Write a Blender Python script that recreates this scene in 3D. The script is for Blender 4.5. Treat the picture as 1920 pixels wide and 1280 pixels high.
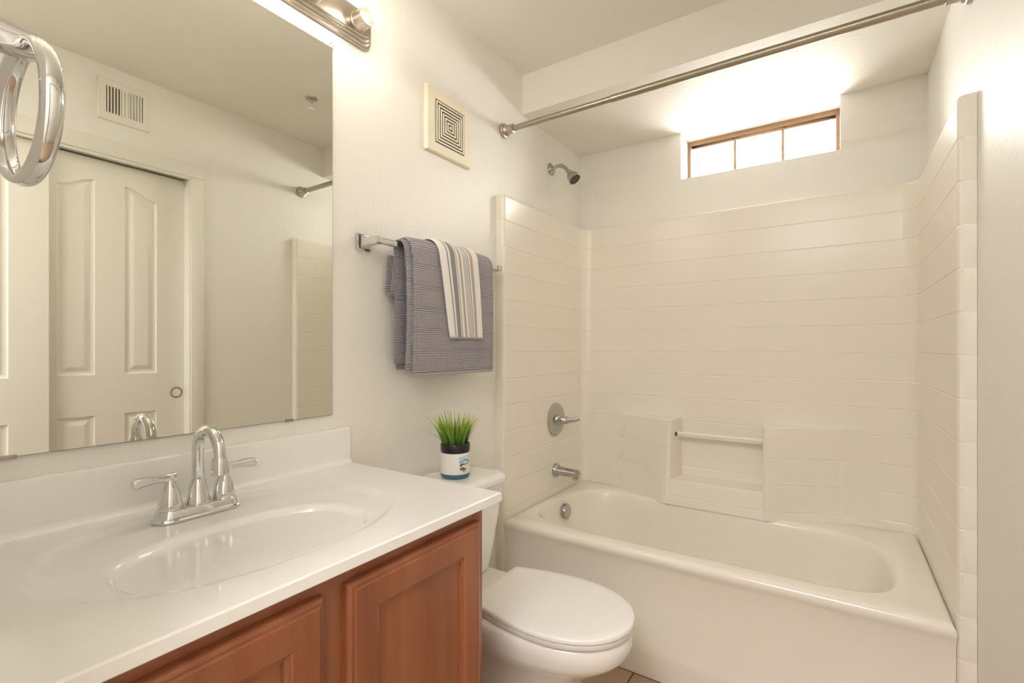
import bpy, bmesh, math, random
from mathutils import Vector, Matrix
PI = math.pi
for _o in list(bpy.data.objects):
    bpy.data.objects.remove(_o)
S = bpy.context.scene
COL = S.collection

# ------------------------------------------------------------------ camera
CAM = Vector((1.2236, 0.0, 1.17))
cd = bpy.data.cameras.new('camera')
cd.sensor_width = 36.0
cd.lens = 913.2 / 1920 * 36
cd.shift_y = 12.7 / 1920
cd.clip_start = 0.01
cam = bpy.data.objects.new('camera', cd)
cam.location = CAM
cam.rotation_euler = (PI / 2, 0, math.radians(33.73))
COL.objects.link(cam)
S.camera = cam

# ------------------------------------------------------------------ light
S.view_settings.view_transform = 'Standard'
S.view_settings.look = 'None'
S.view_settings.gamma = 1.0
S.view_settings.use_curve_mapping = False
S.view_settings.exposure = 0.68
S.cycles.max_bounces = 14
S.cycles.diffuse_bounces = 8
S.cycles.glossy_bounces = 6
S.cycles.caustics_reflective = False
S.cycles.caustics_refractive = False
S.cycles.use_denoising = True

w = bpy.data.worlds.new('daylight')
S.world = w
w.use_nodes = True
bg = w.node_tree.nodes['Background']
bg.inputs['Color'].default_value = (1.0, 0.975, 0.915, 1)     # hazy bright daylight outside
bg.inputs['Strength'].default_value = 22.0


def light(name, kind, loc, power, color, **kw):
    l = bpy.data.lights.new(name, kind)
    l.energy = power
    l.color = color
    rot = kw.pop('rot', None)
    for k, v in kw.items():
        setattr(l, k, v)
    o = bpy.data.objects.new(name, l)
    o.location = loc
    if rot:
        o.rotation_euler = rot
    COL.objects.link(o)
    return o


# portal in the window opening: daylight enters only there
pl = light('window_portal', 'AREA', (0.9, 2.72, 2.15), 1.0, (1, 1, 1), shape='RECTANGLE', size=0.70, size_y=0.28,
           rot=(-PI / 2, 0, 0))
pl.data.cycles.is_portal = True
# fill light added in the unseen hall behind the open doorway
light('hall_fill', 'AREA', (1.0, -0.85, 2.38), 38.0, (1.0, 0.99, 0.99), shape='DISK', size=1.0)

# ------------------------------------------------------------------ materials
MATS = {}


def mat(name, color, rough=0.5, metal=0.0, spec=0.5, bump=None, coat=0.0, var=None):
    m = bpy.data.materials.new(name)
    m.use_nodes = True
    nt = m.node_tree
    b = nt.nodes['Principled BSDF']
    b.inputs['Base Color'].default_value = (*color, 1)
    b.inputs['Roughness'].default_value = rough
    b.inputs['Metallic'].default_value = metal
    b.inputs['Specular IOR Level'].default_value = spec
    b.inputs['Coat Weight'].default_value = coat
    b.inputs['Coat Roughness'].default_value = 0.08
    if bump or var:
        tc = nt.nodes.new('ShaderNodeTexCoord')
    if bump:
        scale, dist, strength, detail = bump
        n = nt.nodes.new('ShaderNodeTexNoise')
        n.inputs['Scale'].default_value = scale
        n.inputs['Detail'].default_value = detail
        nt.links.new(tc.outputs['Object'], n.inputs['Vector'])
        bp = nt.nodes.new('ShaderNodeBump')
        bp.inputs['Strength'].default_value = strength
        bp.inputs['Distance'].default_value = dist
        nt.links.new(n.outputs['Fac'], bp.inputs['Height'])
        nt.links.new(bp.outputs['Normal'], b.inputs['Normal'])
    if var:
        c2, scale = var
        n2 = nt.nodes.new('ShaderNodeTexNoise')
        n2.inputs['Scale'].default_value = scale
        nt.links.new(tc.outputs['Object'], n2.inputs['Vector'])
        mx = nt.nodes.new('ShaderNodeMix')
        mx.data_type = 'RGBA'
        mx.inputs['A'].default_value = (*color, 1)
        mx.inputs['B'].default_value = (*c2, 1)
        nt.links.new(n2.outputs['Fac'], mx.inputs['Factor'])
        nt.links.new(mx.outputs['Result'], b.inputs['Base Color'])
    MATS[name] = m
    return m


mat('wall_paint', (0.83, 0.815, 0.772), 0.42, bump=(75, 0.004, 0.28, 3))
mat('ceiling_paint', (0.82, 0.80, 0.75), 0.6, bump=(75, 0.004, 0.2, 3))
mat('hall_dark', (0.24, 0.20, 0.165), 0.6)  # unseen hall end wall, darkened so the chrome gets dark reflections
mat('trim_paint', (0.80, 0.78, 0.72), 0.35)
mat('fiberglass', (0.825, 0.79, 0.715), 0.27, bump=(38, 0.002, 0.2, 2))
mat('tub_gelcoat', (0.825, 0.79, 0.715), 0.2, coat=0.1)
mat('marble_white', (0.83, 0.82, 0.805), 0.12, coat=0.4)
mat('porcelain', (0.84, 0.83, 0.81), 0.10, coat=0.4)
mat('seat_plastic', (0.84, 0.83, 0.82), 0.22)
mat('chrome', (0.70, 0.70, 0.69), 0.06, 1.0)
mat('chrome_dull', (0.50, 0.49, 0.465), 0.10, 1.0)
mat('nickel', (0.42, 0.38, 0.305), 0.30, 1.0)
mat('nickel_light', (0.50, 0.45, 0.385), 0.34, 1.0)
mat('mirror_glass', (0.83, 0.835, 0.765), 0.0, 1.0)
mat('mirror_edge', (0.10, 0.11, 0.09), 0.3)
mat('dark', (0.012, 0.011, 0.01), 0.6)
mat('vent_plastic', (0.82, 0.77, 0.62), 0.4)
mat('register_paint', (0.80, 0.77, 0.70), 0.4)
mat('window_wood', (0.30, 0.18, 0.10), 0.5, bump=(40, 0.002, 0.2, 3))
mat('black_rubber', (0.02, 0.02, 0.02), 0.45)
mat('jar_white', (0.82, 0.81, 0.80), 0.35)
mat('jar_teal', (0.035, 0.15, 0.21), 0.25)
mat('jar_black', (0.012, 0.011, 0.010), 0.35)
mat('art_sky', (0.52, 0.68, 0.78), 0.4)
mat('art_wave', (0.03, 0.13, 0.22), 0.4)
mat('art_olive', (0.20, 0.17, 0.04), 0.4)
mat('art_yellow', (0.72, 0.48, 0.10), 0.4)
mat('shower_face', (0.05, 0.045, 0.035), 0.4, bump=(260, 0.003, 0.9, 0))
mat('soil', (0.02, 0.018, 0.012), 0.9)
mat('hem_grey', (0.40, 0.385, 0.40), 0.9)


def glass_mat(name='clear_pane', ior=1.3):
    m = bpy.data.materials.new(name)
    m.use_nodes = True
    nt = m.node_tree
    nt.nodes.clear()
    out = nt.nodes.new('ShaderNodeOutputMaterial')
    mix = nt.nodes.new('ShaderNodeMixShader')
    tr = nt.nodes.new('ShaderNodeBsdfTransparent')
    gl = nt.nodes.new('ShaderNodeBsdfGlossy')
    gl.inputs['Roughness'].default_value = 0.05
    lw = nt.nodes.new('ShaderNodeFresnel')
    lw.inputs['IOR'].default_value = ior
    if ior > 1.1:
        nt.links.new(lw.outputs[0], mix.inputs[0])
    else:
        mix.inputs[0].default_value = 0.02
    nt.links.new(tr.outputs[0], mix.inputs[1])
    nt.links.new(gl.outputs[0], mix.inputs[2])
    nt.links.new(mix.outputs[0], out.inputs[0])
    MATS[name] = m


glass_mat()
glass_mat('bulb_glass', 1.03)


def emit_mat(name, color, strength):
    m = bpy.data.materials.new(name)
    m.use_nodes = True
    b = m.node_tree.nodes['Principled BSDF']
    b.inputs['Base Color'].default_value = (*color, 1)
    b.inputs['Emission Color'].default_value = (*color, 1)
    b.inputs['Emission Strength'].default_value = strength
    MATS[name] = m


emit_mat('filament', (1.0, 0.86, 0.66), 60)


def wood_mat():
    m = bpy.data.materials.new('cherry_wood')
    m.use_nodes = True
    nt = m.node_tree
    b = nt.nodes['Principled BSDF']
    b.inputs['Roughness'].default_value = 0.30
    b.inputs['Coat Weight'].default_value = 0.4
    b.inputs['Coat Roughness'].default_value = 0.15
    tc = nt.nodes.new('ShaderNodeTexCoord')
    mp = nt.nodes.new('ShaderNodeMapping')
    mp.inputs['Scale'].default_value = (14, 14, 0.9)
    nt.links.new(tc.outputs['Object'], mp.inputs['Vector'])
    n = nt.nodes.new('ShaderNodeTexNoise')
    n.inputs['Scale'].default_value = 1.0
    n.inputs['Detail'].default_value = 4
    n.inputs['Distortion'].default_value = 0.4
    nt.links.new(mp.outputs[0], n.inputs['Vector'])
    mp2 = nt.nodes.new('ShaderNodeMapping')
    mp2.inputs['Scale'].default_value = (160, 160, 5)
    nt.links.new(tc.outputs['Object'], mp2.inputs['Vector'])
    n2 = nt.nodes.new('ShaderNodeTexNoise')
    n2.inputs['Scale'].default_value = 1.0
    n2.inputs['Detail'].default_value = 2
    nt.links.new(mp2.outputs[0], n2.inputs['Vector'])
    r = nt.nodes.new('ShaderNodeValToRGB')
    r.color_ramp.elements[0].position = 0.3
    r.color_ramp.elements[0].color = (0.235, 0.068, 0.028, 1)
    r.color_ramp.elements[1].position = 0.75
    r.color_ramp.elements[1].color = (0.36, 0.125, 0.052, 1)
    nt.links.new(n.outputs['Fac'], r.inputs['Fac'])
    mx = nt.nodes.new('ShaderNodeMix')
    mx.data_type = 'RGBA'
    mx.blend_type = 'MULTIPLY'
    mx.inputs['Factor'].default_value = 0.22
    nt.links.new(r.outputs['Color'], mx.inputs['A'])
    nt.links.new(n2.outputs['Color'], mx.inputs['B'])
    nt.links.new(mx.outputs['Result'], b.inputs['Base Color'])
    MATS['cherry_wood'] = m


wood_mat()


def tile_mat():
    m = bpy.data.materials.new('floor_tile')
    m.use_nodes = True
    nt = m.node_tree
    b = nt.nodes['Principled BSDF']
    b.inputs['Roughness'].default_value = 0.35
    tc = nt.nodes.new('ShaderNodeTexCoord')
    mp = nt.nodes.new('ShaderNodeMapping')
    mp.inputs['Location'].default_value = (-0.613, -1.705, 0)
    nt.links.new(tc.outputs['Object'], mp.inputs['Vector'])
    br = nt.nodes.new('ShaderNodeTexBrick')
    br.offset = 0.0
    br.inputs['Color1'].default_value = (0.47, 0.33, 0.22, 1)
    br.inputs['Color2'].default_value = (0.52, 0.38, 0.26, 1)
    br.inputs['Mortar'].default_value = (0.10, 0.06, 0.035, 1)
    br.inputs['Scale'].default_value = 1.0
    br.inputs['Mortar Size'].default_value = 0.003
    br.inputs['Mortar Smooth'].default_value = 0.2
    br.inputs['Brick Width'].default_value = 0.305
    br.inputs['Row Height'].default_value = 0.305
    nt.links.new(mp.outputs[0], br.inputs['Vector'])
    n = nt.nodes.new('ShaderNodeTexNoise')
    n.inputs['Scale'].default_value = 12
    nt.links.new(tc.outputs['Object'], n.inputs['Vector'])
    mx = nt.nodes.new('ShaderNodeMix')
    mx.data_type = 'RGBA'
    mx.blend_type = 'MULTIPLY'
    mx.inputs['Factor'].default_value = 0.25
    nt.links.new(br.outputs['Color'], mx.inputs['A'])
    nt.links.new(n.outputs['Color'], mx.inputs['B'])
    nt.links.new(mx.outputs['Result'], b.inputs['Base Color'])
    bp = nt.nodes.new('ShaderNodeBump')
    bp.inputs['Distance'].default_value = 0.003
    bp.inputs['Strength'].default_value = 0.5
    bp.invert = True
    nt.links.new(br.outputs['Fac'], bp.inputs['Height'])
    nt.links.new(bp.outputs['Normal'], b.inputs['Normal'])
    MATS['floor_tile'] = m


tile_mat()


def towel_mat():
    """grey waffle towel: UV v runs down the cloth in metres, u across in metres"""
    m = bpy.data.materials.new('grey_terry')
    m.use_nodes = True
    nt = m.node_tree
    N, Lk = nt.nodes, nt.links
    b = N['Principled BSDF']
    b.inputs['Roughness'].default_value = 0.95
    b.inputs['Specular IOR Level'].default_value = 0.1
    b.inputs['Sheen Weight'].default_value = 0.3
    uv = N.new('ShaderNodeUVMap')
    sep = N.new('ShaderNodeSeparateXYZ')
    Lk.new(uv.outputs[0], sep.inputs[0])

    def mth(op, a, bb=None):
        k = N.new('ShaderNodeMath')
        k.operation = op
        for i, v in enumerate((a, bb)):
            if v is None:
                continue
            if isinstance(v, (int, float)):
                k.inputs[i].default_value = v
            else:
                Lk.new(v, k.inputs[i])
        return k.outputs[0]
    # popcorn weave
    a = mth('SINE', mth('MULTIPLY', mth('ADD', sep.outputs['X'], sep.outputs['Y']), 2 * PI / 0.0105))
    c = mth('SINE', mth('MULTIPLY', mth('SUBTRACT', sep.outputs['X'], sep.outputs['Y']), 2 * PI / 0.0105))
    weave = mth('MULTIPLY', a, c)
    # smooth bands with three ribs every 68 mm
    ph = mth('FRACT', mth('DIVIDE', sep.outputs['Y'], 0.068))
    band = mth('LESS_THAN', ph, 0.30)
    ribs = mth('SINE', mth('MULTIPLY', ph, 2 * PI / 0.10))
    inv = mth('SUBTRACT', 1.0, band)
    h = mth('ADD', mth('MULTIPLY', weave, inv), mth('MULTIPLY', ribs, band))
    n = N.new('ShaderNodeTexNoise')
    n.inputs['Scale'].default_value = 420
    n.inputs['Detail'].default_value = 2
    tc = N.new('ShaderNodeTexCoord')
    Lk.new(tc.outputs['Object'], n.inputs['Vector'])
    h2 = mth('ADD', h, mth('MULTIPLY', n.outputs['Fac'], 1.2))
    bp = N.new('ShaderNodeBump')
    bp.inputs['Strength'].default_value = 0.9
    bp.inputs['Distance'].default_value = 0.0022
    Lk.new(h2, bp.inputs['Height'])
    Lk.new(bp.outputs['Normal'], b.inputs['Normal'])
    r = N.new('ShaderNodeValToRGB')
    r.color_ramp.elements[0].position = 0.15
    r.color_ramp.elements[0].color = (0.17, 0.155, 0.175, 1)
    r.color_ramp.elements[1].position = 0.85
    r.color_ramp.elements[1].color = (0.60, 0.56, 0.61, 1)
    Lk.new(mth('ADD', mth('MULTIPLY', h2, 0.25), 0.35), r.inputs['Fac'])  # shade in weave hollows and rib grooves put into the colour
    Lk.new(r.outputs['Color'], b.inputs['Base Color'])
    MATS['grey_terry'] = m


towel_mat()


def stripe_mat():
    m = bpy.data.materials.new('striped_terry')
    m.use_nodes = True
    nt = m.node_tree
    N, Lk = nt.nodes, nt.links
    b = N['Principled BSDF']
    b.inputs['Roughness'].default_value = 0.95
    b.inputs['Specular IOR Level'].default_value = 0.1
    uv = N.new('ShaderNodeUVMap')
    sep = N.new('ShaderNodeSeparateXYZ')
    Lk.new(uv.outputs[0], sep.inputs[0])
    r = N.new('ShaderNodeValToRGB')
    cr = r.color_ramp
    cr.interpolation = 'CONSTANT'
    W_, G_, B_, D_ = (0.80, 0.78, 0.76, 1), (0.30, 0.29, 0.30, 1), (0.46, 0.385, 0.34, 1), (0.20, 0.20, 0.23, 1)
    seq = [(0.0, W_), (0.14, G_), (0.17, W_), (0.22, G_), (0.355, W_), (0.38, G_), (0.40, W_), (0.47, B_), (0.535, W_),
           (0.59, D_), (0.607, W_), (0.63, D_), (0.647, W_), (0.67, D_), (0.687, W_), (0.71, D_), (0.727, W_),
           (0.765, B_), (0.835, W_)]
    cr.elements[0].position = 0
    cr.elements[0].color = W_
    cr.elements[1].position = 0.14
    cr.elements[1].color = G_
    for p, c in seq[2:]:
        e = cr.elements.new(p)
        e.color = c
    Lk.new(sep.outputs['X'], r.inputs['Fac'])
    Lk.new(r.outputs['Color'], b.inputs['Base Color'])
    n = N.new('ShaderNodeTexNoise')
    n.inputs['Scale'].default_value = 500
    tc = N.new('ShaderNodeTexCoord')
    Lk.new(tc.outputs['Object'], n.inputs['Vector'])
    bp = N.new('ShaderNodeBump')
    bp.inputs['Strength'].default_value = 0.6
    bp.inputs['Distance'].default_value = 0.0015
    Lk.new(n.outputs['Fac'], bp.inputs['Height'])
    Lk.new(bp.outputs['Normal'], b.inputs['Normal'])
    MATS['striped_terry'] = m


stripe_mat()


def grass_mat():
    m = bpy.data.materials.new('grass_green')
    m.use_nodes = True
    nt = m.node_tree
    N, Lk = nt.nodes, nt.links
    b = N['Principled BSDF']
    b.inputs['Roughness'].default_value = 0.4
    uv = N.new('ShaderNodeUVMap')
    sep = N.new('ShaderNodeSeparateXYZ')
    Lk.new(uv.outputs[0], sep.inputs[0])
    r = N.new('ShaderNodeValToRGB')
    r.color_ramp.elements[0].color = (0.030, 0.085, 0.018, 1)
    r.color_ramp.elements[1].color = (0.52, 0.60, 0.07, 1)
    e = r.color_ramp.elements.new(0.45)
    e.color = (0.17, 0.33, 0.03, 1)
    Lk.new(sep.outputs['Y'], r.inputs['Fac'])
    Lk.new(r.outputs['Color'], b.inputs['Base Color'])
    MATS['grass_green'] = m


grass_mat()


# ------------------------------------------------------------------ helpers
def origin(o):
    v = Vector((0, 0, 0))
    while o:
        v += o.location
        o = o.parent
    return v


def obj(name, bm, m, parent=None, smooth=35, at=None, wn=False):
    """link a bmesh (world coordinates) as ONE mesh object"""
    me = bpy.data.meshes.new(name)
    bmesh.ops.remove_doubles(bm, verts=bm.verts, dist=1e-6)
    bmesh.ops.recalc_face_normals(bm, faces=bm.faces)
    bm.to_mesh(me)
    bm.free()
    o = bpy.data.objects.new(name, me)
    COL.objects.link(o)
    base = Vector((0, 0, 0))
    if parent:
        o.parent = parent
        base = origin(parent)
    if at is not None:
        o.location = Vector(at) - base
        base = Vector(at)
    if base.length:
        me.transform(Matrix.Translation(-base))
    ms = m if isinstance(m, (list, tuple)) else [m]
    for k in ms:
        me.materials.append(MATS[k])
    if smooth:
        me.shade_smooth()
        me.set_sharp_from_angle(angle=math.radians(smooth))
    return o


def tag(o, label, cat, group=None):
    o['label'] = label
    o['category'] = cat
    if group:
        o['group'] = group
    return o


def thing(name, label, cat, loc, group=None):
    o = bpy.data.objects.new(name, None)
    o.empty_display_size = 0.05
    o.location = loc
    COL.objects.link(o)
    return tag(o, label, cat, group)


def struct(name, bm=None, m=None, loc=None, smooth=35):
    if bm is None:
        o = bpy.data.objects.new(name, None)
        o.location = loc
        COL.objects.link(o)
    else:
        o = obj(name, bm, m, smooth=smooth)
    o['kind'] = 'structure'
    return o


def B():
    return bmesh.new()


def box(bm, x0, x1, y0, y1, z0, z1, bev=0.0, seg=2):
    vs = [bm.verts.new((x, y, z)) for x in (x0, x1) for y in (y0, y1) for z in (z0, z1)]
    fs = [(0, 1, 3, 2), (4, 6, 7, 5), (0, 4, 5, 1), (2, 3, 7, 6), (0, 2, 6, 4), (1, 5, 7, 3)]
    faces = [bm.faces.new([vs[i] for i in f]) for f in fs]
    if bev:
        es = list({e for f in faces for e in f.edges})
        bmesh.ops.bevel(bm, geom=es, offset=bev, segments=seg, profile=0.5, affect='EDGES')


def loft(bm, loops, cap0=True, cap1=True, closed=True):
    """bridge successive loops of equal length"""
    rows = [[bm.verts.new(p) for p in lp] for lp in loops]
    n = len(rows[0])
    for a, b in zip(rows, rows[1:]):
        for i in range(n if closed else n - 1):
            j = (i + 1) % n
            bm.faces.new((a[i], a[j], b[j], b[i]))
    if cap0:
        bm.faces.new(rows[0])
    if cap1:
        bm.faces.new(rows[-1][::-1])
    return rows


def frame_of(t):
    t = t.normalized()
    up = Vector((0, 0, 1)) if abs(t.z) < 0.9 else Vector((0, 1, 0))
    a = t.cross(up).normalized()
    return a, a.cross(t).normalized()


def tube(bm, pts, r, n=20, caps=True, close=False):
    pts = [Vector(p) for p in pts]
    rs = r if isinstance(r, (list, tuple)) else [r] * len(pts)
    loops = []
    a = None
    for i, p in enumerate(pts):
        if close:
            t = pts[(i + 1) % len(pts)] - pts[i - 1]
        else:
            t = pts[min(i + 1, len(pts) - 1)] - pts[max(i - 1, 0)]
        t.normalize()
        if a is None:
            a, b = frame_of(t)
        else:
            a = (a - t * a.dot(t)).normalized()
        b = a.cross(t).normalized()
        loops.append([p + (a * math.cos(2 * PI * k / n) + b * math.sin(2 * PI * k / n)) * rs[i] for k in range(n)])
    if close:
        loops.append(loops[0])
    loft(bm, loops, caps and not close, caps and not close)


def lathe(bm, prof, base, axis=(0, 0, 1), n=32, squash=(1, 1)):
    """prof: (radius, distance along axis)"""
    ax = Vector(axis).normalized()
    if abs(ax.z) > 0.99:
        a, b = Vector((1, 0, 0)), Vector((0, 1, 0))
    else:
        a, b = frame_of(ax)
    base = Vector(base)
    loops = []
    for r, h in prof:
        r = max(r, 1e-4)
        loops.append([base + ax * h + a * (math.cos(2 * PI * k / n) * r * squash[0]) + b * (math.sin(2 * PI * k / n) * r * squash[1])
                      for k in range(n)])
    loft(bm, loops)


def bez(p0, p1, p2, p3, n=12):
    out = []
    for i in range(n + 1):
        t = i / n
        q = 1 - t
        out.append(Vector(p0) * q ** 3 + Vector(p1) * 3 * q * q * t + Vector(p2) * 3 * q * t * t + Vector(p3) * t ** 3)
    return out


def rrect(x0, x1, y0, y1, r, z, n=6):
    """rounded rectangle loop in the xy plane"""
    out = []
    for cx, cy, a0 in ((x1 - r, y1 - r, 0), (x0 + r, y1 - r, PI / 2), (x0 + r, y0 + r, PI), (x1 - r, y0 + r, 1.5 * PI)):
        for k in range(n + 1):
            a = a0 + PI / 2 * k / n
            out.append((cx + r * math.cos(a), cy + r * math.sin(a), z))
    return out


def cast_rect(cx, cy, ang, x0, x1, y0, y1):
    dx, dy = math.cos(ang), math.sin(ang)
    t = 1e9
    if dx > 1e-9: t = min(t, (x1 - cx) / dx)
    if dx < -1e-9: t = min(t, (x0 - cx) / dx)
    if dy > 1e-9: t = min(t, (y1 - cy) / dy)
    if dy < -1e-9: t = min(t, (y0 - cy) / dy)
    return cx + dx * t, cy + dy * t


def cast_poly(cx, cy, ang, poly):
    dx, dy = math.cos(ang), math.sin(ang)
    best = None
    n = len(poly)
    for i in range(n):
        ax, ay = poly[i]
        bx, by = poly[(i + 1) % n]
        ex, ey = bx - ax, by - ay
        den = dx * ey - dy * ex
        if abs(den) < 1e-12:
            continue
        t = ((ax - cx) * ey - (ay - cy) * ex) / den
        s = ((ax - cx) * dy - (ay - cy) * dx) / den
        if t > 0 and -1e-9 <= s <= 1 + 1e-9 and (best is None or t > best):
            best = t
    return cx + dx * best, cy + dy * best


# ------------------------------------------------------------------ room
W, D = 1.524, 2.53            # room width, window wall
H, HS, YS = 2.442, 2.26, 1.918  # ceiling, lower ceiling over the tub, soffit face
YH = -2.8                     # end of the hall behind the doorway
YF = 0.04                     # wall beside the vanity

bm = B(); box(bm, -0.1, W + 0.75, YH - 0.1, D + 0.25, -0.1, 0)
struct('floor', bm, 'floor_tile', smooth=0)
bm = B()
loft(bm, [[(x, YH - 0.1, H), (x, YS, H), (x, YS, HS), (x, D + 0.25, HS), (x, D + 0.25, H + 0.12), (x, YH - 0.1, H + 0.12)]
          for x in (-0.12, W + 0.75)])
struct('ceiling', bm, 'ceiling_paint', smooth=0)
bm = B(); box(bm, -0.12, 0, YH - 0.1, D + 0.2, 0, H)
struct('wall_left', bm, 'wall_paint', smooth=0)
# right wall with the closet opening
OY0, OY1, OZ = -0.06, 1.149, 2.035
bm = B()
box(bm, W, W + 0.12, OY1, D + 0.2, 0, H)
box(bm, W, W + 0.12, YH - 0.1, OY0, 0, H)
box(bm, W, W + 0.12, OY0, OY1, OZ, H)
box(bm, W + 0.62, W + 0.70, YH - 0.1, D + 0.2, 0, H)
box(bm, W + 0.12, W + 0.62, OY0 - 0.1, OY0, 0, H)
box(bm, W + 0.12, W + 0.62, OY1 + 0.03, OY1 + 0.1, 0, H)
struct('wall_right', bm, 'wall_paint', smooth=0)
# window wall: opening runs up to the ceiling over the tub
WX0, WX1, WZ = 0.565, 1.234, 2.026
bm = B()
box(bm, 0, W, D, D + 0.2, 0, WZ)
box(bm, 0, WX0, D, D + 0.2, WZ, HS)
box(bm, WX1, W, D, D + 0.2, WZ, HS)
struct('wall_back', bm, 'wall_paint', smooth=0)
bm = B(); box(bm, 0, 0.74, YF - 0.115, YF, 0, H)
struct('wall_front', bm, 'wall_paint', smooth=0)
bm = B(); box(bm, 0, W, YH - 0.1, YH, 0, H)
struct('wall_hall', bm, 'hall_dark', smooth=0)

# window: brown frame, two muntins, three panes
wn = struct('window_1', loc=((WX0 + WX1) / 2, D + 0.15, WZ))
fw, fy0, fy1 = 0.026, D + 0.135, D + 0.185
bm = B()
box(bm, WX0, WX1, fy0, fy1, HS - fw, HS, 0.002)
box(bm, WX0, WX1, fy0, fy1, WZ, WZ + 0.014, 0.002)
box(bm, WX0, WX0 + 0.016, fy0, fy1, WZ + 0.014, HS - fw, 0.002)
box(bm, WX1 - 0.016, WX1, fy0, fy1, WZ + 0.014, HS - fw, 0.002)
obj('window_frame', bm, 'window_wood', wn)
gx0, gx1 = WX0 + 0.016, WX1 - 0.016
for k in (1, 2):
    x = gx0 + (gx1 - gx0) * k / 3
    bm = B(); box(bm, x - 0.006, x + 0.006, fy0 + 0.008, fy1 - 0.012, WZ + 0.014, HS - fw, 0.001)
    obj('muntin', bm, 'window_wood', wn)
for k in range(3):
    a, b = gx0 + (gx1 - gx0) * k / 3, gx0 + (gx1 - gx0) * (k + 1) / 3
    bm = B(); box(bm, a + 0.0045, b - 0.0045, D + 0.160, D + 0.164, WZ + 0.014, HS - fw)
    obj('pane', bm, 'clear_pane', wn)

# closet: casing and two sliding panelled doors
bm = B()
box(bm, W - 0.016, W, OY1, OY1 + 0.06, 0, OZ + 0.072, 0.004)
box(bm, W - 0.020, W, OY0 - 0.06, OY1 + 0.062, OZ, OZ + 0.072, 0.004)
box(bm, W - 0.016, W, OY0 - 0.06, OY0, 0, OZ, 0.004)
box(bm, W - 0.010, W + 0.12, OY1 - 0.006, OY1 + 0.01, 0, OZ, 0.002)
box(bm, W - 0.012, W + 0.004, OY0, OY1, OZ - 0.012, OZ + 0.01, 0.002)
struct('trim_1', bm, 'trim_paint')


def panel_loops(bm, x, y0, y1, z0, z1, arch):
    """moulded panel seen on the -x face of a door; arch = +1 rises with y, -1 falls, 0 flat"""
    def outline(ins):
        a, b, c, d = y0 + ins, y1 - ins, z0 + ins, z1 - ins
        pts = [(a, c), (b, c)]
        n = 14
        for k in range(n + 1):
            t = k / n
            s = 0.5 - 0.5 * math.cos(PI * t)            # from y1 (t=0) to y0 (t=1)
            lift = 0.045 * ((1 - s) if arch > 0 else s) if arch else 0.045
            pts.append((b + (a - b) * t, d - 0.045 + lift))
        return pts
    prof = [(0, 0), (0.004, 0.006), (0.012, 0.008), (0.018, 0.008), (0.036, 0.0015), (0.04, 0.001)]
    loops = [[(x + dep, y, z) for y, z in outline(i)] for i, dep in prof]
    loft(bm, loops, False, True)
    return outline(0)


def door_leaf(name, x, y0, pulls):
    wd, th = 0.612, 0.034
    o = struct(name, loc=(x, y0 + wd / 2, 0.012))
    bm = B()
    c1, c2, c3, c4 = y0 + 0.122, y0 + 0.252, y0 + 0.362, y0 + 0.492
    zt, z1b, z2t, z2b, zb, ze = 2.025, 1.05, 0.866, 0.22, 0.012, 1.93
    # face pieces around the panels, then sides and back
    def quad(pts):
        bm.faces.new([bm.verts.new((x, a, b)) for a, b in pts])
    cols = [(c1, c2, +1), (c3, c4, -1)]
    for a, b in ((y0, c1), (c2, c3), (c4, y0 + wd)):
        quad([(a, zb), (b, zb), (b, zt), (a, zt)])
    for a, b, ar in cols:
        quad([(a, zb), (b, zb), (b, z2b), (a, z2b)])
        panel_loops(bm, x, a, b, z2b, z2t, 0)
        quad([(a, z2t), (b, z2t), (b, z1b), (a, z1b)])
        ol = panel_loops(bm, x, a, b, z1b, ze, ar)
        top = ol[2:]                                    # from b to a
        quad([(b, zt)] + [(b, top[0][1])] + top[1:-1] + [(a, top[-1][1]), (a, zt)])
    vs = [bm.verts.new((xx, a, b)) for xx in (x, x + th) for a, b in ((y0, zb), (y0 + wd, zb), (y0 + wd, zt), (y0, zt))]
    for f in ((0, 1, 5, 4), (1, 2, 6, 5), (2, 3, 7, 6), (3, 0, 4, 7), (4, 5, 6, 7)):
        bm.faces.new([vs[i] for i in f])
    obj('door_leaf', bm, 'trim_paint', o, smooth=0)
    for yy in pulls:
        bm = B()
        lathe(bm, [(0.0195, 0.004), (0.0195, -0.001), (0.0275, -0.002), (0.0285, 0.001), (0.0285, 0.006)], (x, yy, 0.947), (1, 0, 0), 32)
        p = obj('finger_pull', bm, 'nickel_light', o)
        p['label'] = 'round brushed nickel finger pull'
    return o


door_leaf('door_1', W + 0.050, 0.5305, [1.108])
door_leaf('door_2', W + 0.014, 0.008, [0.06])

# ------------------------------------------------------------------ bathtub
TX0, TX1, TY0, TY1, TZ = 0.043, 1.485, 1.708, 2.489, 0.44
tub = thing('bathtub', 'off-white alcove bathtub with plain apron along the tiled wall', 'bathtub', (0.76, 2.1, 0))
basin = [(0.121, 1.855), (0.16, 1.822), (0.265, 1.792), (0.42, 1.782), (0.76, 1.786), (1.069, 1.789), (1.231, 1.792), (1.296, 1.806), (1.345, 1.838),
         (1.37, 1.90), (1.379, 1.993), (1.378, 2.10), (1.365, 2.20), (1.343, 2.256), (1.29, 2.305), (1.20, 2.338), (1.089, 2.350),
         (0.76, 2.352), (0.445, 2.362), (0.322, 2.378), (0.25, 2.365), (0.191, 2.343), (0.132, 2.270), (0.095, 2.169), (0.086, 2.05), (0.098, 1.927)]
bc = (0.72, 2.07)
NA = 168
angs = [2 * PI * k / NA for k in range(NA)]
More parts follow.
